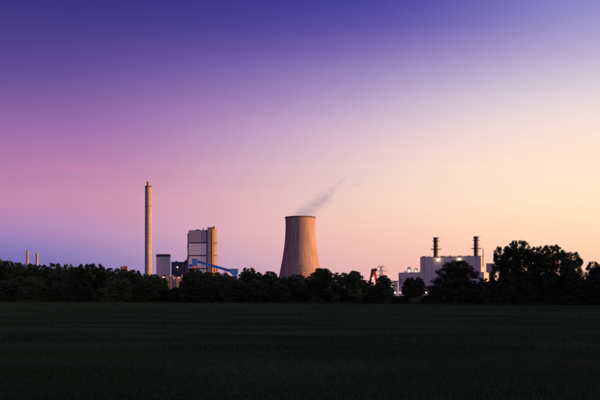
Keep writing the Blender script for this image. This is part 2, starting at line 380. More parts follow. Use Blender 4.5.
# set back wing on the left
w = box('rear_wing', M['clad_silver'], bh, -4.2, -0.7, 9, 45, 0, ht - 5)
box('louvre', M['dark_band'], w, -4.5, -2.6, 8.6, 9.1, levels[0] - 8, levels[0] - 4)
box('louvre', M['dark_band'], w, -4.5, -2.0, 8.6, 9.1, levels[1] - 5, levels[1] - 1)
# roof
r = box('roof', M['roofing'], bh, 0.4, W + 2, 1.0, 57.5, ht - 0.5, ht + 0.3)
MB().prism([(10, ht + 0.3), (21, ht + 0.3), (20, ht + 2.3), (17, ht + 2.9), (12, ht + 2.5)], 12, 28).build('roof_vent', M['roofing'], r)
MB().lathe([(0.9, ht), (0.9, ht + 3.6), (1.3, ht + 3.7), (1.3, ht + 4.4)], 12, cx=27, cy=10).build('vent_pipe', M['roofing'], r)
box('lift_motor_room', M['roofing'], r, 31, 34, 8, 14, ht + 0.3, ht + 1.9)
# stair towers at the right
x0 = (207.7 - 188.7) * S; x1 = (211.0 - 188.7) * S; x2 = (212.1 - 188.7) * S; x3 = (216.4 - 188.7) * S
zt1 = pz(227.6, D); zt2 = pz(226.4, D)
t1 = MB().column([(x0, -0.9), (x1, -0.9), (x1, 11), (x0, 11)], 0, zt1).build('stair_tower', M['stair_concrete'], bh)
MB().column([(x0 - 0.15, -1.4), (x1 + 1.6, -0.3), (x1 + 1.6, 11.1), (x0 - 0.15, 11.1)], zt1 - 2.0, zt1 + 0.3).build('parapet', M['dark_band'], t1)
box('shaft_recess', M['dark_band'], bh, x1, x2, 1.8, 22, 0, zt1 - 1)
ww = x3 - x2
t2 = MB().column([(x2, -0.6), (x2 + ww * 0.5, 0.9), (x3, 5.2), (x3, 14), (x2, 14)], 0, zt2 - 5.2).build('stair_tower', M['stair_concrete'], bh)
MB().prism([(x2, zt2 - 5.2), (x2 + ww * 0.62, zt2 - 5.2), (x2 + ww * 0.62, zt2 + 1.0), (x2, zt2 - 1.2)], 1.6, 13).build('stair_head', M['stair_concrete'], t2)
t2['label'] = 'orange sunlit corner stair tower'
for z in levels[:2]:
    MB().column([(x2 + ww * 0.5, 0.6), (x3 + 0.3, 4.7), (x3 + 0.3, 9), (x2 + ww * 0.5, 9)], z - 0.9, z + 0.9).build('louvre', M['dark_band'], t2)
for z in np.arange(14, zt1 - 8, 8.4):
    box('window', M['glass'], t1, x0 + 2.2, x1 - 3.0, -1.0, -0.4, z, z + 1.5)

# ------------------------------------------------------------------ silver block, navy hall beside it
D = 1616.0; S = D / F
gb = empty('silver_hall', (px2(156.3, D), D, 0), R(4)); tag(gb, 'plain silver grey box hall beside the tall chimney', 'industrial hall')
w = (169.6 - 156.3) * S; h = pz(254.2, D)
box('wall', M['clad_silver'], gb, 0, w, 0, 18, 0, h - 5)
box('parapet', M['dark_band'], gb, -0.3, w + 0.3, -0.3, 18.3, h - 4.9, h)
box('roller_door', M['dark_band'], gb, w * 0.33, w * 0.8, -0.2, 0.1, 0, 47)
for k in range(1, 5): box('pilaster', M['clad_silver'], gb, w * k / 5 - 0.35, w * k / 5 + 0.35, -0.28, 0.05, 48, h - 5.2)
nb = empty('navy_hall', (px2(171.2, D), D + 2, 0), 0); tag(nb, 'dark navy hall with one lit lamp between silver hall and boiler house', 'industrial hall')
w = (184.0 - 171.2) * S; h = pz(262.2, D)
box('wall', M['navy'], nb, 0, w - 1, 0, 24, 0, h)
rf = box('roof', M['roofing'], nb, -0.3, w - 0.8, -0.3, 24.2, h, h + 0.7)
MB().prism([(6.5, h + 0.6), (11, h + 0.6), (9.6, h + 2.8), (8.4, h + 2.8)], 4, 10).build('roof_vent', M['roofing'], rf)
box('duct', M['pipe'], nb, w - 3.0, w - 1.7, -1.1, -0.1, 45, h - 1)
for z in (40, 48, 55):
    box('cornice', M['dark_band'], nb, -0.1, w - 3.4, -0.25, 0.1, z, z + 0.6)
nt2 = empty('navy_stair_block', (px2(184.0, D), D - 5, 0)); tag(nt2, 'narrow dark stepped block against the foot of the boiler house', 'industrial block')
h2 = pz(260.2, D)
MB().prism([(0, 0), (8.3, 0), (8.3, h2 + 4.5), (6.3, h2 + 4.5), (6.3, h2), (2.2, h2), (2.2, h2 - 3), (0, h2 - 3)], 0, 16).build('wall', M['navy'], nt2)
box('duct', M['pipe'], nt2, 3.6, 5.2, -1.2, -0.05, 30, h2 - 9)
box('cornice', M['dark_band'], nt2, -0.2, 6.2, -0.3, 0.05, h2 - 12, h2 - 11)

def bulkhead(name, loc, label, power, mat, r=0.55, wall=(0, 1, 0), lit=True, colr=(1, 0.72, 0.42), group=None, cat='lamp'):
    """a wall lamp: bracket, housing, glass; faces -y"""
    o = empty(name, loc); tag(o, label, cat, group)
    MB().bar((0, 0.9, 0.1), (0, 0.1, 0.25), 0.2).build('bracket', M['galv'], o)
    MB().prism([(-r*1.1, 0.1), (r*1.1, 0.1), (r*0.8, 0.5), (-r*0.8, 0.5)], -r, 0.4).build('housing', M['galv'], o)
    MB().lathe([(r * math.sin(a), -0.1 - 0.7 * r * math.cos(a) + 0.12) for a in np.linspace(0.05, 1.5, 6)], 12, cy=-0.2).build('lamp_glass', mat, o, smooth=True)
    lamp_light(o, (0, -2.2, -0.7), power, colr)
    return o
D = 1616.0
bulkhead('wall_lamp', (px2(177.3, D), D + 0.9, pz(267, D)), 'single lit wall lamp on the dark navy hall', 120, M['lamp_white'], 1.0)

# low sunlit process building and pipe racks in front
D = 1450.0; S = D / F
pb = empty('process_building', (px2(158.5, D), D, 0), 0); tag(pb, 'low pinkish process building with lights along its roof edge', 'process building')
w = (184 - 158.5) * S; h = pz(277.0, D)
box('wall', M['pipe'], pb, 0, w, 0, 14, 0, h)
box('roof', M['roofing'], pb, -0.2, w + 0.2, -0.2, 14.2, h, h + 0.5)
random.seed(3)
for k, fx in enumerate((0.04, 0.14, 0.3, 0.42, 0.55, 0.66, 0.8, 0.9)):
    hh = random.uniform(1.2, 4.2)
    MB().lathe([(1.1, h + 0.5), (1.1, h + hh), (0.5, h + hh + 0.7)], 14, cx=fx * w, cy=2.5).build('roof_vessel', M['pipe'], pb)
for k, fx in enumerate((0.2, 0.48, 0.72, 0.86)):
    MB().lathe([(0.5, 0), (0.5, h - 1 - 2 * (k % 2))], 10, cx=fx * w, cy=-1.2).build('riser_pipe', M['galv'], pb)
for k, (lx, lab) in enumerate(((161.0, 'first lit lamp on the roof edge of the low pinkish building'), (164.2, 'second lit lamp on the roof edge of the low pinkish building'),
                 (174.0, 'third lit lamp on the roof edge of the low pinkish building'), (179.0, 'fourth lit lamp on the roof edge of the low pinkish building'))):
    bulkhead('roof_edge_lamp', (px2(lx, D), D - 1.2, h - 0.8 + 0.7 * (k == 1)), lab, (30, 120, 25, 40)[k], M['lamp_white'], (0.35, 0.8, 0.35, 0.45)[k], group='lamps on the low pinkish building')
# brown silo head above the left belt
D = 1350.0; S = D / F
sh = empty('silo_head', (px2(120.2, D), D, 0), R(4)); tag(sh, 'brown sunlit concrete silo head poking above the left tree belt', 'silo')
w = 7.2 * S; h = pz(266.4, D)
box('wall', M['brown'], sh, 0, w, 0, 9, 0, h)
box('penthouse', M['brown'], sh, w * 0.42, w - 0.4, 1, 8, h, h + 0.9)
box('cornice', M['concrete_dark'], sh, -0.2, w + 0.2, -0.2, 9.2, h - 3.2, h - 2.6)
for k in range(4): box('window', M['glass'], sh, 1.0 + k * 2.8, 2.4 + k * 2.8, -0.1, 0.05, h - 2.2, h - 1.0)

# ------------------------------------------------------------------ blue conveyor
D = 1380.0; S = D / F
cv = empty('coal_conveyor', (px2(192.0, D), D, 0)); tag(cv, 'long blue inclined conveyor gallery on red trestles before the boiler house', 'conveyor')
def cx(px): return (px - 192.0) * S
box('head_house', M['blue'], cv, cx(192.0), cx(197.0), 0, 9, pz(265.6, D), pz(259.3, D))
box('head_roof', M['navy'], cv, cx(191.8), cx(197.2), -0.4, 9.4, pz(259.25, D), pz(258.9, D))
box('transfer_chute', M['blue'], cv, cx(189.0), cx(191.9), 1, 7, pz(267.2, D), pz(264.2, D))
MB().prism([(cx(196.5), pz(262.8, D)), (cx(229.5), pz(272.0, D)), (cx(229.5), pz(269.3, D)), (cx(196.5), pz(259.9, D))], 2, 7).build('gallery', M['blue'], cv)
ga, gb_ = (cx(197.5), pz(261.7, D)), (cx(229.0), pz(270.6, D))
for k in range(12):
    f_ = (k + 0.5) / 12; gx = ga[0] + (gb_[0] - ga[0]) * f_; gz_ = ga[1] + (gb_[1] - ga[1]) * f_
    box('gallery_frame', M['navy'], cv, gx - 0.2, gx + 0.2, 1.75, 2.05, gz_ - 2.3, gz_ + 2.3)
th = MB().prism([(cx(229.6), pz(269.2, D)), (cx(238.0), pz(269.2, D)), (cx(237.6), pz(274, D)), (cx(235.4), pz(276.5, D)), (cx(233.4), pz(276.2, D)), (cx(229.6), pz(272.3, D))], 0.5, 9.5).build('tail_house', M['blue'], cv)
MB().prism([(cx(229.4), pz(269.15, D)), (cx(238.2), pz(269.15, D)), (cx(238.2), pz(268.8, D)), (cx(229.4), pz(268.8, D))], 0.2, 9.8).build('tail_roof', M['navy'], th)
box('tail_base', M['navy'], cv, cx(230.5), cx(237.2), 1.2, 9, 0, pz(276.0, D))
def trestle(px, w0, w1, ztop, y0=2.2, y1=6.8):
    for s, yy in ((-1, y0), (1, y0), (-1, y1), (1, y1)):
        MB().bar((cx(px) + s * w1, yy, 0), (cx(px) + s * w0, yy, ztop), 1.15).build('trestle_leg', M['red'], cv)
    for fz in (0.55, 0.78, 0.93):
        z = ztop * fz; wz = w1 + (w0 - w1) * fz
        for yy in (y0, y1): MB().bar((cx(px) - wz, yy, z), (cx(px) + wz, yy, z), 0.7).build('trestle_brace', M['red'], cv)
trestle(194.6, 3.1, 3.6, pz(265.7, D), 0.8, 8.2)
trestle(215.5, 1.8, 3.6, pz(268.3, D))
trestle(225.0, 1.6, 3.2, pz(271.0, D))

# ------------------------------------------------------------------ gas power plant on the right
TH = R(-24); D = 1120.0
gp = empty('gas_power_plant', (px2(420.2, D), D, 0), TH); tag(gp, 'big pale block shaped power plant hall with lower wing and annex', 'power plant')
def plant_x(px, y=0.0):               # local x on the facade plane (shifted y behind it) that is seen at column px
    t = (px - 300) / F; ox, oy = px2(420.2, D), D
    c, s = math.cos(TH), math.sin(TH)   # world = o + (x c - y s, x s + y c)
    return (t * (oy + y * c) - ox + y * s) / (c - t * s)
def plant_z(py, x, y=0.0):
    Yw = D + x * math.sin(TH) + y * math.cos(TH); return pz(py, Yw)
L = plant_x(481.0); hz = plant_z(256.9, L * 0.5)
box('main_hall', M['clad_plant'], gp, 0, L, 0, 20, 0, hz)
rf = box('roof', M['roofing'], gp, -0.15, L + 0.15, -0.15, 20.15, hz, hz + 0.6)
for k, (fx, ww, hh) in enumerate(((0.02, 5, 1.4), (0.12, 3, 0.9), (0.33, 6, 0.9), (0.47, 3, 1.2), (0.62, 4, 0.9), (0.78, 3, 1.0))):
    box('roof_unit', M['clad_plant'], rf, fx * L + 0.3, fx * L + ww, 2, 8, hz + 0.55, hz + 0.6 + hh)
xl = plant_x(398.6, -2.0); hl = plant_z(272.9, xl * 0.5)
lw = box('low_wing', M['clad_plant'], gp, xl, plant_x(421.5, -2), -2.0, 26, 0, hl)
box('coping', M['clad_grey'], lw, xl - 0.15, plant_x(421.5, -2) + 0.1, -2.15, 26.1, hl, hl + 0.5)
for k, (xa, za, zb) in enumerate(((1.0, 4.0, 17.0), (3.4, 7.0, 15.0))):
    box('window_strip', M['glass'], lw, xl + xa, xl + xa + 0.8, -2.12, -1.9, hl - zb, hl - za)
box('doorway', M['dark_band'], lw, xl + 12, xl + 16, -2.12, -1.9, 0, 5)
# lower block wider to the right
xr = plant_x(484.0, -1.5); ha = plant_z(272.4, xr)
an = box('annex', M['clad_plant'], gp, L - 12, xr, -1.5, 30, 0, ha)
box('coping', M['clad_grey'], an, L - 12.1, xr + 0.1, -1.6, 30.1, ha, ha + 0.4)
for k in range(4): box('facade_joint', M['clad_grey'], gp, L * (k + 1) / 5 - 0.2, L * (k + 1) / 5 + 0.2, -0.12, 0.05, 0, hz - 0.3)
MB().lathe([(0.22, 0), (0.22, hz - 0.4)], 8, cx=L * 0.07, cy=-0.4).build('downpipe', M['galv'], gp)
MB().lathe([(0.22, 0), (0.22, hz - 0.4)], 8, cx=L * 0.93, cy=-0.4).build('downpipe', M['galv'], gp)
for k in range(21):
    MB().bar((0.6 + k * (L - 1.2) / 20, 0.5, hz + 0.6), (0.6 + k * (L - 1.2) / 20, 0.5, hz + 1.7), 0.1).build('railing_post', M['galv'], gp)
MB().bar((0.6, 0.5, hz + 1.7), (L - 0.6, 0.5, hz + 1.7), 0.12).build('railing', M['galv'], gp)
# thin vent mast at the right end of the roof
xm = plant_x(483.0, 9)
MB().lathe([(0.55, hz - 14), (0.5, plant_z(248.6, xm, 9))], 12, cx=L + 0.9, cy=9).build('vent_mast', M['steel'], gp)
# lit roof plant on the low wing
for px, r_, top, lab in ((409.2, 2.6, 267.0, 0), (416.0, 2.6, 268.3, 1)):
    xx = plant_x(px, 8); z1 = plant_z(top, xx, 8)
    o = MB().lathe([(r_, hl + 0.4), (r_, z1 - 1.8), (r_ * 0.75, z1 - 0.6), (r_ * 0.3, z1)], 20, cx=xx, cy=8).build('roof_tank', M['clad_white'], gp, smooth=False)
    MB().lathe([(r_ + 0.06, z1 - 2.4), (r_ + 0.2, z1 - 2.4), (r_ + 0.2, z1 - 2.0), (r_ + 0.06, z1 - 2.0)], 20, cx=xx, cy=8, cap=False).build('hoop', M['galv'], o)
for px in (405.5, 412.8, 419.3):
    xx = plant_x(px, 6); box('roof_unit', M['clad_white'], gp, xx - 1.5, xx + 1.5, 5, 8, hl + 0.45, hl + 3.0)
for k in range(12):
    xx = xl + 8 + k * 1.8
    MB().bar((xx, 1, hl + 0.45), (xx, 1, hl + 1.7), 0.14).build('railing_post', M['galv'], gp)
MB().bar((xl + 8, 1, hl + 1.7), (xl + 28, 1, hl + 1.7), 0.14).build('railing', M['galv'], gp)

def world_of(x, y, z):
    return (gp.location.x + x * math.cos(TH) - y * math.sin(TH), gp.location.y + x * math.sin(TH) + y * math.cos(TH), z)
# two steel exhaust stacks
def exhaust(px, ytop, yplat, label):
    yl = 11.0; xx = plant_x(px, yl); o = empty('exhaust_stack', world_of(xx, yl, hz + 0.6), TH)
    tag(o, label, 'stack', 'exhaust stacks on the power plant')
    z1 = plant_z(ytop, xx, yl) - hz - 0.6; zp = plant_z(yplat, xx, yl) - hz - 0.6; r_ = 2.85
    MB().lathe([(r_ + 0.3, 0), (r_, 2), (r_, z1)], 28).build('flue', M['steel'], o, smooth=False)
    MB().lathe([(r_ + 0.02, z1 - 2.2), (r_ + 0.85, z1 - 1.9), (r_ + 0.85, z1 + 0.1), (r_ - 0.3, z1 + 0.1)], 28, cap=False).build('cap', M['steel'], o)
    for z, ro, th in ((zp, 7.2, 0.35), (zp + 4.2, r_ + 1.6, 0.3), (z1 - 5.2, r_ + 2.1, 0.4), (zp - 4.4, r_ + 0.9, 0.3)):
        p = MB().lathe([(r_, z), (ro, z), (ro, z + th), (r_, z + th)], 28, cap=False).build('platform', M['steel'], o)
        MB().lathe([(ro - 0.12, z + 1.1), (ro, z + 1.1), (ro, z + 1.25), (ro - 0.12, z + 1.25)], 28, cap=False).build('rail', M['steel'], p)
    for a in range(6):
        aa = a * math.pi / 3 + 0.3
        MB().bar((r_ * math.cos(aa), r_ * math.sin(aa), zp - 2.5), (6.8 * math.cos(aa), 6.8 * math.sin(aa), zp), 0.22).build('bracket', M['steel'], o)
    l = MB()
    for s in (-0.3, 0.3): l.bar((-r_ - 0.5, s, 0), (-r_ - 0.5, s, z1), 0.12)
    for z in np.arange(1, z1, 1.5): l.bar((-r_ - 0.5, -0.3, z), (-r_ - 0.5, 0.3, z), 0.1)
    l.build('ladder', M['steel'], o)
    MB().bar((0, 0, z1 - 0.4), (8.2, -2, z1 - 0.1), 0.2).build('davit_arm', M['steel'], o)
    return o
exhaust(435.9, 237.6, 249.4, 'dark steel exhaust stack with ring platform, nearer the low wing')
exhaust(476.2, 236.6, 248.6, 'dark steel exhaust stack with ring platform, nearer the thin vent mast')

def flood(px, py, label, power):
    xx = plant_x(px, -1.0); z = plant_z(py, xx, -1.0)
    o = bulkhead('floodlight', world_of(xx, -1.05, z), label, power, M['lamp_white'], 0.75, group='floodlights on the power plant facade', cat='floodlight', colr=(1, 0.66, 0.36))
    o.rotation_euler = (0, 0, TH); return o
flood(437.8, 258.7, 'bright floodlight on the facade right under the first exhaust stack', 420)
flood(458.8, 258.4, 'bright floodlight high on the facade above the big rounded tree', 300)
for px, py, lab in ((408.5, 270.2, 'small lit lamp beside the domed roof tank nearer the wing end'), (415.4, 270.6, 'small lit lamp between the roof tanks and the main hall wall')):
    xx = plant_x(px, 0.0)
    o = bulkhead('roof_lamp', world_of(xx, 3.9, hl + 3.4), lab, 420, M['lamp_white'], 0.45, group='lamps on the low wing roof', colr=(1, 0.74, 0.42))
    o.rotation_euler = (0, 0, TH)

# grey ribbed block behind the annex
D = 1200.0; S = D / F
gb2 = empty('ribbed_block', (px2(486.2, D), D, 0), R(-14)); tag(gb2, 'grey ribbed block behind the annex, half hidden by the tall right trees', 'industrial block')
w = 8.6 * S; h = pz(264.0, D)
box('wall', M['clad_grey'], gb2, 0, w, 0, 26, 0, h)
for k in range(5): box('rib', M['galv'], gb2, 0.4 + k * w / 5, 1.1 + k * w / 5, -0.6, 0.05, 0, h - 1.5)
box('roof', M['roofing'], gb2, -0.2, w * 0.7, -0.7, 26.1, h, h + 0.8)
for z in (20, 28, 36): box('cornice', M['dark_band'], gb2, -0.15, w + 0.1, -0.35, 0.02, z, z + 0.8)

# small pale gatehouse left of the wing
D = 980.0; S = D / F
gh = empty('gatehouse', (px2(392.8, D), D, 0), R(-6)); tag(gh, 'small pale flat roofed gatehouse beside the end of the low wing', 'gatehouse')
w = 5.0 * S; h = pz(281.6, D)
box('wall', M['clad_plant'], gh, 0, w, 0, 9, 0, h)
box('roof', M['roofing'], gh, -0.7, w + 0.7, -0.9, 9.5, h, h + 0.9)
for k in range(2): box('window', M['glass'], gh, 0.9 + k * 2.4, 2.4 + k * 2.4, -0.1, 0.05, h - 6, h - 4)

# ------------------------------------------------------------------ red A frame
D = 720.0; S = D / F
af = empty('red_lifting_frame', (px2(373.2, D), D, 0)); tag(af, 'tall red steel frame with splayed legs and a lamp inside, beside the pylon', 'lifting frame')
def ax(px): return (px - 373.2) * S
zt = pz(270.2, D)
for yy in (-1.2, 1.2):
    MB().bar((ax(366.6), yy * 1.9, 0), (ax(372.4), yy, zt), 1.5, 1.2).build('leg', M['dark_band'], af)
    MB().bar((ax(380.0), yy * 1.9, 0), (ax(374.2), yy, zt), 1.7, 1.3).build('leg', M['red'], af)
MB().bar((ax(370.6), -1.6, pz(281, D)), (ax(373.3), -1.2, zt - 1.5), 1.7, 1.0).build('strut', M['red'], af)
MB().prism([(ax(371.4), zt - 1.2), (ax(375.2), zt - 1.2), (ax(375.6), zt + 0.3), (ax(374.9), zt + 1.2), (ax(372.3), zt + 1.2), (ax(371.2), zt + 0.2)], -1.9, 1.9).build('head_block', M['dark_band'], af)
MB().lathe([(1.1, -0.35), (1.3, -0.35), (1.3, 0.35), (1.1, 0.35)], 20).build('sheave', M['steel'], af, loc=(ax(375.6), -1.5, zt + 0.4)).rotation_euler = (R(90), 0, 0)
for fz in (0.3, 0.52, 0.72):
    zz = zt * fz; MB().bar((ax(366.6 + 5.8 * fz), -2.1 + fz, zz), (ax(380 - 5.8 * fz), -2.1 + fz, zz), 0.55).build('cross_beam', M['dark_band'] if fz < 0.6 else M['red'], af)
MB().bar((ax(372.6), -1.6, pz(277.2, D)), (ax(372.9), -1.6, zt - 1), 0.25).build('hanger', M['steel'], af)
lo = empty('hanging_lamp', (px2(372.6, D), D - 1.6, pz(278.4, D))); tag(lo, 'warm lamp hanging inside the red steel frame', 'lamp')
MB().lathe([(0.2, 1.2), (0.75, 0.6), (0.8, 0.4)], 12).build('lamp_shade', M['galv'], lo)
MB().lathe([(0.05, -0.75), (0.5, -0.5), (0.7, 0.1), (0.6, 0.45)], 12).build('lamp_glass', M['lamp_white'], lo, smooth=True)
lamp_light(lo, (0.2, -0.9, 0.2), 160, (1, 0.6, 0.35))

# ------------------------------------------------------------------ pylons
def pylon(px, top, Dp, label, rz, k=0.3):
    o = empty('power_pylon', (px2(px, Dp), Dp, 0), rz); tag(o, label, 'pylon', 'lattice pylons')
    H = pz(top, Dp)
    def hw(z): return 3.0 * (1 - z / H) ** 1.15 + 0.55
    zz = np.linspace(0, H - 2.5, 11)
    for sx, sy in ((-1,-1),(1,-1),(1,1),(-1,1)):
        m = MB()
        for a, b in zip(zz, zz[1:]): m.bar((sx*hw(a), sy*hw(a), a), (sx*hw(b), sy*hw(b), b), k)
        m.build('mast_leg', M['galv'], o)
    for a, b in zip(zz, zz[1:]):
        m = MB()
        for s in (-1, 1):
            m.bar((-hw(a), s*hw(a), a), (hw(b), s*hw(b), b), k*0.6); m.bar((hw(a), s*hw(a), a), (-hw(b), s*hw(b), b), k*0.6)
            m.bar((s*hw(a), -hw(a), a), (s*hw(b), hw(b), b), k*0.6); m.bar((-hw(b), s*hw(b), b), (hw(b), s*hw(b), b), k*0.6)
        m.build('lattice_brace', M['galv'], o)
    for fz, wd in ((0.92, 4.4), (0.80, 6.4), (0.68, 5.2)):
        z = H * fz
        for s in (-1, 1):
            m = MB()
            for yy in (-0.5, 0.5):
                m.bar((s*hw(z), yy, z), (s*wd, 0, z + 0.25), k); m.bar((s*hw(z), yy, z + 1.4), (s*wd, 0, z + 0.3), k*0.8)
                for q in (0.3, 0.6): m.bar((s*(hw(z)+(wd-hw(z))*q), yy*(1-q), z + 0.1), (s*(hw(z)+(wd-hw(z))*q), yy*(1-q), z + 1.4*(1-q)), k*0.6)
            a = m.build('cross_arm', M['galv'], o)
            MB().lathe([(0.1, z), (0.2, z - 0.4), (0.12, z - 0.9), (0.2, z - 1.3), (0.08, z - 1.8)], 8, cx=s*wd).build('insulator', M['steel'], a)
    for s in (-1, 1): MB().bar((s*0.5, 0, H - 2.6), (s*2.1, 0, H), k).build('earth_wire_horn', M['galv'], o)
pylon(381.2, 264.4, 900.0, 'lattice electricity pylon standing free against the sky by the red frame', R(8))
pylon(301.0, 264.0, 960.0, 'lattice electricity pylon standing in front of the cooling tower', R(-6), 0.26)

# ------------------------------------------------------------------ street lamps
D = 600.0
for px, lab, pw in ((390.0, 'faint street lamp furthest from the power plant, left of three', 25), (395.0, 'bright orange street lamp, middle of the three below the gatehouse', 130),
                    (400.1, 'bright street lamp below the left end of the low wing', 80), (426.0, 'white street lamp between the pair of trees and the big rounded tree', 70), (431.2, 'dim street lamp at the left foot of the big rounded tree', 30)):
    o = empty('street_lamp', (px2(px, D), D, 0)); tag(o, lab, 'street lamp', 'street lamps along the plant road')
    hl_ = pz(292.5, D)
    MB().lathe([(0.11, 0), (0.06, hl_ + 0.35)], 8, cx=0.9).build('pole', M['galv'], o)
    MB().bar((0.9, 0, hl_ + 0.32), (0.1, 0, hl_ + 0.42), 0.08).build('arm', M['galv'], o)
    MB().prism([(-0.5, hl_ + 0.22), (0.3, hl_ + 0.22), (0.25, hl_ + 0.48), (-0.4, hl_ + 0.42)], -0.2, 0.2).build('lamp_head', M['galv'], o)
    r_ = 0.25 + pw * 0.0022
    MB().lathe([(0.02, hl_ - r_), (r_ * 0.8, hl_ - r_ * 0.5), (r_, hl_), (r_ * 0.8, hl_ + 0.2)], 12).build('lamp_glass', M['lamp_warm'] if px < 410 else M['lamp_white'], o, smooth=True)
    lamp_light(o, (0, -0.4, hl_ - 0.7), pw * 2, (1, 0.62, 0.3))

# ------------------------------------------------------------------ trees
def leaf_mesh(name, C, size, mat, rs):
    n = len(C); a = rs.normal(size=(n, 3)); a /= np.linalg.norm(a, axis=1)[:, None]
    b = np.cross(a, rs.normal(size=(n, 3))); b /= np.linalg.norm(b, axis=1)[:, None]
    s = (size * rs.uniform(0.6, 1.35, n))[:, None]
    V = np.stack([C - a*s*0.62, C + b*s*0.36 - a*s*0.05, C + a*s*0.62, C - b*s*0.36 - a*s*0.05], 1).reshape(-1, 3)
    me = bpy.data.meshes.new(name); me.vertices.add(4*n); me.vertices.foreach_set('co', V.ravel())
    me.loops.add(4*n); me.loops.foreach_set('vertex_index', np.arange(4*n)); me.polygons.add(n)
    me.polygons.foreach_set('loop_start', np.arange(0, 4*n, 4)); me.polygons.foreach_set('loop_total', np.full(n, 4))
    me.materials.append(mat); me.update(); me.validate(); return me
def clump_leaves(rs, c, r, n):
    d = rs.normal(size=(n, 3)); d /= np.linalg.norm(d, axis=1)[:, None]
    rad = r * rs.uniform(0, 1, n) ** 0.45
    return c + d * rad[:, None] * np.array([1, 1, 0.8])
def tree_proto(seed, kind):
    """unit tree: height 12 m, crown radius about 4 m; returns trunk mesh, crown mesh"""
    rs = np.random.default_rng(seed); H = 12.0
    # crown base, outer clumps, core clumps, leaves per clump, clump radius, leaf size
    zb, nc, nk, nl, rr, ls = {'bush': (0.05, 150, 70, 135, (0.55, 1.0), 0.28), 'oak': (0.9, 140, 60, 135, (0.5, 0.95), 0.28), 'grand': (0.8, 240, 62, 130, (0.4, 0.78), 0.20),
                              'open': (1.6, 150, 50, 120, (0.45, 0.9), 0.24), 'broad': (0.05, 260, 110, 110, (0.42, 0.75), 0.21)}[kind]
    t = MB(); m = 9
    lean = rs.normal(0, 0.25, 2); top = H * 0.8
    def axis(z): return Vector((lean[0]*(z/H)**2 + 0.12*math.sin(z*0.9+seed), lean[1]*(z/H)**2, z))
    zs = np.linspace(-0.3, top, 9)
    ring = []
    for z in zs:
        r = 0.30 * (1 - max(z, 0)/H)**0.9 + 0.03 + (0.1 if z < 0.2 else 0)
        p = axis(max(z, 0)); ring.append([(p.x + r*math.cos(2*math.pi*k/m), p.y + r*math.sin(2*math.pi*k/m), z) for k in range(m)])
    t.add([q for r_ in ring for q in r_], [(j*m+k, j*m+(k+1)%m, (j+1)*m+(k+1)%m, (j+1)*m+k) for j in range(len(zs)-1) for k in range(m)])
    Cs = []
    lob = [rs.uniform(0, 2*np.pi), rs.uniform(0, 2*np.pi), rs.uniform(0.12, 0.3)]
    for i in range(nc + nk):
        core = i >= nc
        f = ((i % nc) + rs.uniform(0, 1)) / (nc if not core else nk)
        if core: f = rs.uniform(0, 0.8)
        tt = 0.03 + 0.93 * f
        if kind in ('bush', 'broad'): env = (1 - max(0.0, (tt - 0.22) / 0.80) ** 2.1) ** 0.62 * (0.88 + 0.12 * min(1, tt / 0.22))
        else: env = max(0.0, 1 - abs((tt - 0.46) / (0.56 if tt > 0.46 else 0.60)) ** 2.4) ** 0.55
        ang = rs.uniform(0, 2*np.pi); z = zb + (H - zb) * tt
        env *= 3.7 * (1 + lob[2] * 0.45 * math.sin(2*ang + lob[0]) + 0.10 * math.sin(3*ang + z*0.9 + lob[1]) + rs.normal(0, 0.05))
        cr = rs.uniform(*rr) * (0.8 if tt > 0.85 else 1) * (1.9 if core else 1)
        rad = max(0.0, env - cr * 0.55) * (rs.uniform(0.0, 0.5) if core else rs.uniform(0.6, 1.0) ** 0.6)
        p = axis(z); c = np.array([p.x + rad*math.cos(ang), p.y + rad*math.sin(ang), z - (cr * 0.4 if tt > 0.8 else 0)])
        Cs.append(clump_leaves(rs, c, cr, int(nl * (1.5 if core else (cr / np.mean(rr)) ** 1.7))))
        if i % 4 == 0 and rad > 0.6 and not core:
            z0 = max(0.8, z - rad*0.75 - 0.3); a0 = axis(min(z0, top*0.9))
            mid = (np.array(a0) + c)/2 + np.array([0, 0, -0.15*rad])
            w0 = 0.17 * (1 - z0/H) + 0.05
            t.bar(a0, mid, w0, w0); t.bar(mid, c, w0*0.6, w0*0.6)
    C = np.concatenate(Cs); C = C[C[:, 2] > 0.08]
    C[:, 2] *= H / np.percentile(C[:, 2], 99.9)
    rx = np.percentile(np.hypot(C[:, 0], C[:, 1]), 96); C[:, :2] *= 4.0 / rx
    return t.mesh('trunk', M['bark'], smooth=False), leaf_mesh('crown', C, ls, M['leaf'], rs)
PROTO = {'bush': [tree_proto(s, 'bush') for s in (11, 12, 13, 14)], 'oak': [tree_proto(s, 'oak') for s in (21, 22, 23, 24, 25)], 'open': [tree_proto(s, 'open') for s in (31, 32, 33, 34)], 'broad': [tree_proto(41, 'broad')], 'grand': [tree_proto(s, 'grand') for s in (52, 53)]}
rt_ = random.Random(5)
BELT = 'trees of the left belt'; MID = 'trees in the middle below the cooling tower'; RG = 'trees of the tall right group'; FR = 'bushes along the field edge'; PL = 'trees before the power plant'
def tree(px, top, hw, Yd, kind, label, group, cat='tree'):
    Yd = 246.0 / (1 + 0.757 * (px - 300) / F) + max(3.0, (Yd - 256) * (0.9 if px < 480 else 0.6) + (7 if cat == 'tree' else 3))
    x = px2(px, Yd); gz = ground_z(x, Yd); H = pz(top, Yd) - gz; rad = hw / F * Yd
    pr = PROTO[kind][int(px * 7 + top) % len(PROTO[kind])]; rt_.seed(int(px * 10 + top * 100))
    o = empty({'tree': 'broadleaf_tree', 'bush': 'field_bush'}[cat], (x, Yd, gz), rt_.uniform(0, 6.28)); tag(o, label, cat, group)
    sx = rad / 4.0 * (1.0 if group == PL else 1.22 if hw < 11 else 1.06); o.scale = (sx * rt_.uniform(0.94, 1.06), sx * rt_.uniform(0.94, 1.06), H / 12.0)
    link('trunk', pr[0], o); link('crown', pr[1], o)
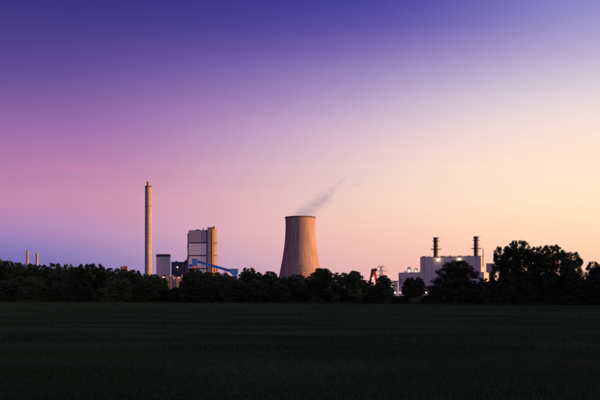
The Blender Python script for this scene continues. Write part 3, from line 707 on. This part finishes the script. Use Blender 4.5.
T = [
 (-5, 259.5, 12, 300, 'oak', 'dark tree cut by the left edge of the picture, tallest of the left belt', BELT),
 (7, 261.3, 9.5, 290, 'oak', 'dark round topped tree second from the left edge in the belt', BELT),
 (16, 263.0, 8.5, 280, 'oak', 'dark tree just left of the taller far chimney', BELT),
 (24, 264.6, 8.5, 300, 'oak', 'dark tree at the foot of the taller far chimney', BELT),
 (33, 264.2, 8.5, 292, 'bush', 'dark tree between and below the twin far chimneys', BELT),
 (43, 265.0, 8, 283, 'oak', 'dark tree just right of the shorter far chimney', BELT),
 (54.5, 263.6, 9, 292, 'oak', 'dark tree left of the first notch in the belt skyline', BELT),
 (69, 264.3, 6.5, 287, 'open', 'narrow dark tree right of the first notch in the belt skyline', BELT),
 (76.5, 267.2, 6.5, 300, 'oak', 'low dip tree between two taller crowns of the left belt', BELT),
 (84, 264.2, 7.5, 282, 'oak', 'dark crown left of the pair with ragged tops in the belt', BELT),
 (97, 264.0, 9.5, 292, 'open', 'ragged topped wide tree in the middle of the left belt', BELT),
 (105.5, 268, 6, 300, 'oak', 'small dark tree left of the second notch in the belt skyline', BELT),
 (115, 268.4, 7.5, 286, 'oak', 'dark tree directly left of the brown silo head', BELT),
 (124, 269.2, 8, 300, 'bush', 'dark tree directly below the brown silo head', BELT),
 (133.5, 270.2, 8.5, 292, 'oak', 'dark tree between silo head and tall chimney', BELT),
 (143.5, 274, 8.5, 300, 'oak', 'dark tree at the left foot of the tall chimney', BELT),
 (154, 274.6, 8, 287, 'bush', 'dark tree between tall chimney and silver hall', BELT),
 (162, 277.3, 6, 300, 'oak', 'low tree in front of the silver hall', BELT),
 (184.5, 279, 5, 285, 'oak', 'slim tree just left of the big rounded tree under the boiler house', BELT),
 (194.5, 269.2, 14, 268, 'bush', 'big rounded tree under the boiler house and conveyor head', MID),
 (207.5, 272.6, 9, 283, 'oak', 'tree under the sloping blue conveyor gallery by the stair tower', MID),
 (221, 272.8, 9.5, 270, 'oak', 'broad tree under the middle of the blue conveyor', MID),
 (229, 277.6, 7, 290, 'bush', 'low tree in front of the blue tail house', MID),
 (247.5, 268.2, 7.6, 282, 'oak', 'tall tree just right of the blue tail house', MID),
 (257, 272.4, 7.5, 292, 'oak', 'small pointed tree between conveyor and cooling tower', MID),
 (270.5, 271.8, 10.5, 276, 'bush', 'round domed tree left of the cooling tower', MID),
 (286, 276.6, 8.5, 292, 'oak', 'low tree at the left foot of the cooling tower', MID),
 (297, 274.6, 7.5, 286, 'oak', 'tree in front of the cooling tower below its pylon', MID),
 (307.5, 276.2, 7.5, 300, 'oak', 'low tree at the right foot of the cooling tower', MID),
 (324, 268.6, 14.5, 258, 'bush', 'big rounded tree right of the cooling tower, near the field', MID),
 (341.5, 272.8, 8.5, 287, 'oak', 'tree between the big rounded tree and the wide domed one', MID),
 (355, 271.2, 11, 280, 'bush', 'wide domed tree left of the red steel frame', MID),
 (366, 280, 7.5, 292, 'oak', 'low tree at the left foot of the red steel frame', MID),
 (385.5, 275.6, 9.5, 300, 'bush', 'round tree at the foot of the free standing pylon', PL),
 (409.5, 277.6, 7.2, 305, 'bush', 'left one of the tree pair before the low wing', PL),
 (419.5, 277.6, 6.2, 308, 'bush', 'right one of the tree pair before the low wing', PL),
 (455, 261.2, 24, 262, 'broad', 'very broad rounded dark tree before the power plant hall', PL),
 (484, 278.4, 6.5, 292, 'oak', 'small round tree below the annex of the power plant', PL),
 (504, 247.0, 12, 252, 'grand', 'tall loose crowned tree at the left end of the right group', RG),
 (518, 241.2, 14, 256, 'grand', 'tallest tree of the right group with holes in its crown', RG),
 (535, 247.0, 10, 264, 'open', 'narrow tall tree beside the tallest of the right group', RG),
 (552, 245.4, 15.5, 250, 'grand', 'broad tall tree in the middle of the right group', RG),
 (571, 252.4, 12, 258, 'grand', 'round topped tree at the right end of the right group', RG),
 (594, 261.8, 8, 262, 'open', 'loose tree after the gap, next to the right edge', RG),
 (609, 262.5, 10, 258, 'open', 'tree mostly cut off by the right edge of the picture', RG),
]
B = [
 (8, 280, 13, 264, 'bush', 'dark bush at the field edge by the left picture edge'),
 (33, 277, 15, 264, 'bush', 'broad dark bush at the field edge below the twin far chimneys'),
 (59, 283, 13, 268, 'bush', 'dark bush at the field edge below the first skyline notch'),
 (84, 287, 9, 270, 'bush', 'low bush at the field edge below the ragged crowns'),
 (102, 288, 8, 272, 'bush', 'low bush at the field edge left of the round bush'),
 (121.5, 278.5, 13, 262, 'bush', 'round bush at the field edge below the brown silo head'),
 (146, 281, 13, 270, 'bush', 'bush at the field edge below the tall chimney'),
 (161, 289, 9, 280, 'bush', 'low bush below the silver hall'),
 (175.5, 287.5, 8, 284, 'bush', 'small bush under the gap where the pinkish building shows'),
 (209, 280, 13, 263, 'bush', 'bush at the field edge below the boiler house stair tower'),
 (234, 280, 12, 264, 'bush', 'bush at the field edge below the blue tail house'),
 (257, 280, 14, 263, 'bush', 'bush at the field edge between conveyor and cooling tower'),
 (281, 284, 11, 266, 'bush', 'low bush at the field edge left below the cooling tower'),
 (303, 285, 8, 283, 'bush', 'small bush right below the cooling tower pylon'),
 (341, 292.5, 7, 302, 'bush', 'low bush behind the gap right of the big rounded tree'),
 (357, 292.5, 8, 304, 'bush', 'low bush below the wide domed tree'),
 (375.5, 285, 12.5, 261, 'bush', 'dark bush at the field edge below the red steel frame'),
 (403, 296, 6, 290, 'bush', 'very low bush on the grass below the tree pair'),
 (397.5, 296.4, 6, 285, 'bush', 'low dark bush under the lamps below the left end of the low wing'),
 (428, 296.6, 6, 280, 'bush', 'low dark bush left of the very broad tree, under a white street lamp'),
 (436, 288, 8, 266, 'bush', 'bush at the left foot of the very broad tree'),
 (474, 284, 10, 264, 'bush', 'bush at the right foot of the very broad tree'),
 (491, 281, 9.5, 258, 'bush', 'bush left below the tall right group'),
 (509, 272, 14, 247, 'bush', 'big bush under the loose crowned tree of the right group'),
 (530, 271, 14, 246, 'bush', 'big bush under the narrow tall tree of the right group'),
 (552, 272, 15, 245, 'bush', 'big bush under the broad middle tree of the right group'),
 (574, 273, 14, 246, 'bush', 'big bush under the round topped right group tree'),
 (596, 275, 14, 247, 'bush', 'big bush at the right picture edge below the gap'),
 (616, 275, 12, 249, 'bush', 'bush cut off by the right picture edge'),
]
for t in T: tree(*t)
for px, top, hw, Yd, kind, lab in B: tree(px, top, hw, Yd, kind, lab, FR, 'bush')

# unseen trees added right of the field to keep low sun off it and the belt
rs = np.random.default_rng(77); Cs = []
wt = MB()
for i in range(280):
    y = -85 + 490 * (i + rs.uniform(0, 1)) / 280; x = 0.364 * max(y, 0) + 58 + rs.uniform(0, 46); H = rs.uniform(24, 31); r = rs.uniform(3.2, 5)
    wt.bar((x, y, -0.2), (x + rs.normal(0, .4), y, H * 0.8), 0.5)
    for k in range(24):
        z = H * rs.uniform(0.03, 0.93); q = r * math.sqrt(max(0.1, 1 - ((z/H - 0.5)/0.55)**2)); a = rs.uniform(0, 6.28)
        Cs.append(clump_leaves(rs, np.array([x + q*0.7*math.cos(a), y + q*0.7*math.sin(a), z]), rs.uniform(1.6, 2.6), 32))
for j in range(1400):                  # understorey added to stop sun leaking through at ground level
    y = -90 + 500 * (j + rs.uniform(0, 1)) / 1400; x = 0.364 * max(y, 0) + 56 + rs.uniform(0, 25)
    Cs.append(clump_leaves(rs, np.array([x, y, rs.uniform(0.6, 4.5)]), rs.uniform(1.5, 2.3), 26))
C = np.concatenate(Cs); C = C[C[:, 2] > 0.1]
wl = link('shade_wood', leaf_mesh('shade_wood', C, 1.15, M['leaf'], rs)); tag(wl, 'unseen dense wood added along the right side of the field for shade', 'shade_wood', kind='stuff')
wt.build('trunks', M['bark'], wl)

# ------------------------------------------------------------------ steam plume
m = bpy.data.materials.new('steam'); m.use_nodes = True; t = m.node_tree; n = t.nodes; l = t.links
n.remove(n['Principled BSDF']); out = n['Material Output']
pv = n.new('ShaderNodeVolumePrincipled'); pv.inputs['Color'].default_value = (0.88, 0.955, 1.0, 1); pv.inputs['Anisotropy'].default_value = 0.9
tc = n.new('ShaderNodeTexCoord'); ln = n.new('ShaderNodeVectorMath'); ln.operation = 'LENGTH'; l.new(tc.outputs['Object'], ln.inputs[0])
fo = n.new('ShaderNodeMapRange'); fo.interpolation_type = 'SMOOTHSTEP'; fo.inputs[1].default_value = 1.0; fo.inputs[2].default_value = 0.15; fo.inputs[3].default_value = 0; fo.inputs[4].default_value = 1; l.new(ln.outputs['Value'], fo.inputs[0])
ge = n.new('ShaderNodeNewGeometry'); nz = n.new('ShaderNodeTexNoise'); nz.inputs['Scale'].default_value = 0.075; nz.inputs['Detail'].default_value = 4; l.new(ge.outputs['Position'], nz.inputs['Vector'])
mr = n.new('ShaderNodeMapRange'); mr.inputs[1].default_value = 0.33; mr.inputs[2].default_value = 0.68; mr.inputs[3].default_value = 0; mr.inputs[4].default_value = 1; l.new(nz.outputs[0], mr.inputs[0])
mu = n.new('ShaderNodeMath'); mu.operation = 'MULTIPLY'; l.new(fo.outputs[0], mu.inputs[0]); l.new(mr.outputs[0], mu.inputs[1])
oi = n.new('ShaderNodeObjectInfo'); sc = n.new('ShaderNodeMath'); sc.operation = 'MULTIPLY'; sc.inputs[1].default_value = 0.022; l.new(mu.outputs[0], sc.inputs[0])
l.new(sc.outputs[0], pv.inputs['Density']); l.new(pv.outputs[0], out.inputs['Volume'])
D = 1680.0; S = D / F
pl = empty('steam_plume', (px2(300.4, D), D, pz(217, D))); tag(pl, 'thin lilac steam plume drifting up and right from the cooling tower', 'steam', kind='stuff')
mb = MB(); mb.lathe([(math.sin(a), -math.cos(a)) for a in np.linspace(0.03, math.pi - 0.03, 12)], 18); sph = mb.mesh('puff', m, smooth=True)
for px, py, rx, rz, tilt in ((300, 216.0, 13.5, 3.6, 0), (304, 214.2, 11, 5, 8), (306, 212.5, 11, 7, 15), (313, 207.5, 9, 7, 35), (319, 202, 9.5, 7, 35), (324, 197.5, 9, 6.5, 42), (328.5, 193.5, 8.5, 5, 45), (331, 199, 6, 4, 60),
                         (334, 188.5, 8.5, 3.6, 47), (339.5, 183, 8, 2.6, 45), (344.5, 178.5, 6, 1.8, 42), (356, 184.6, 6, 2.0, 5)):
    o = link('puff', sph, pl, ((px - 300.4) * S, rt_.uniform(-6, 6), (217 - py) * S)); o.scale = (1.32 * rx * S, 1.45 * min(rx, rz * 1.6) * S, 1.7 * rz * S); o.rotation_euler = (0, -R(tilt), 0)
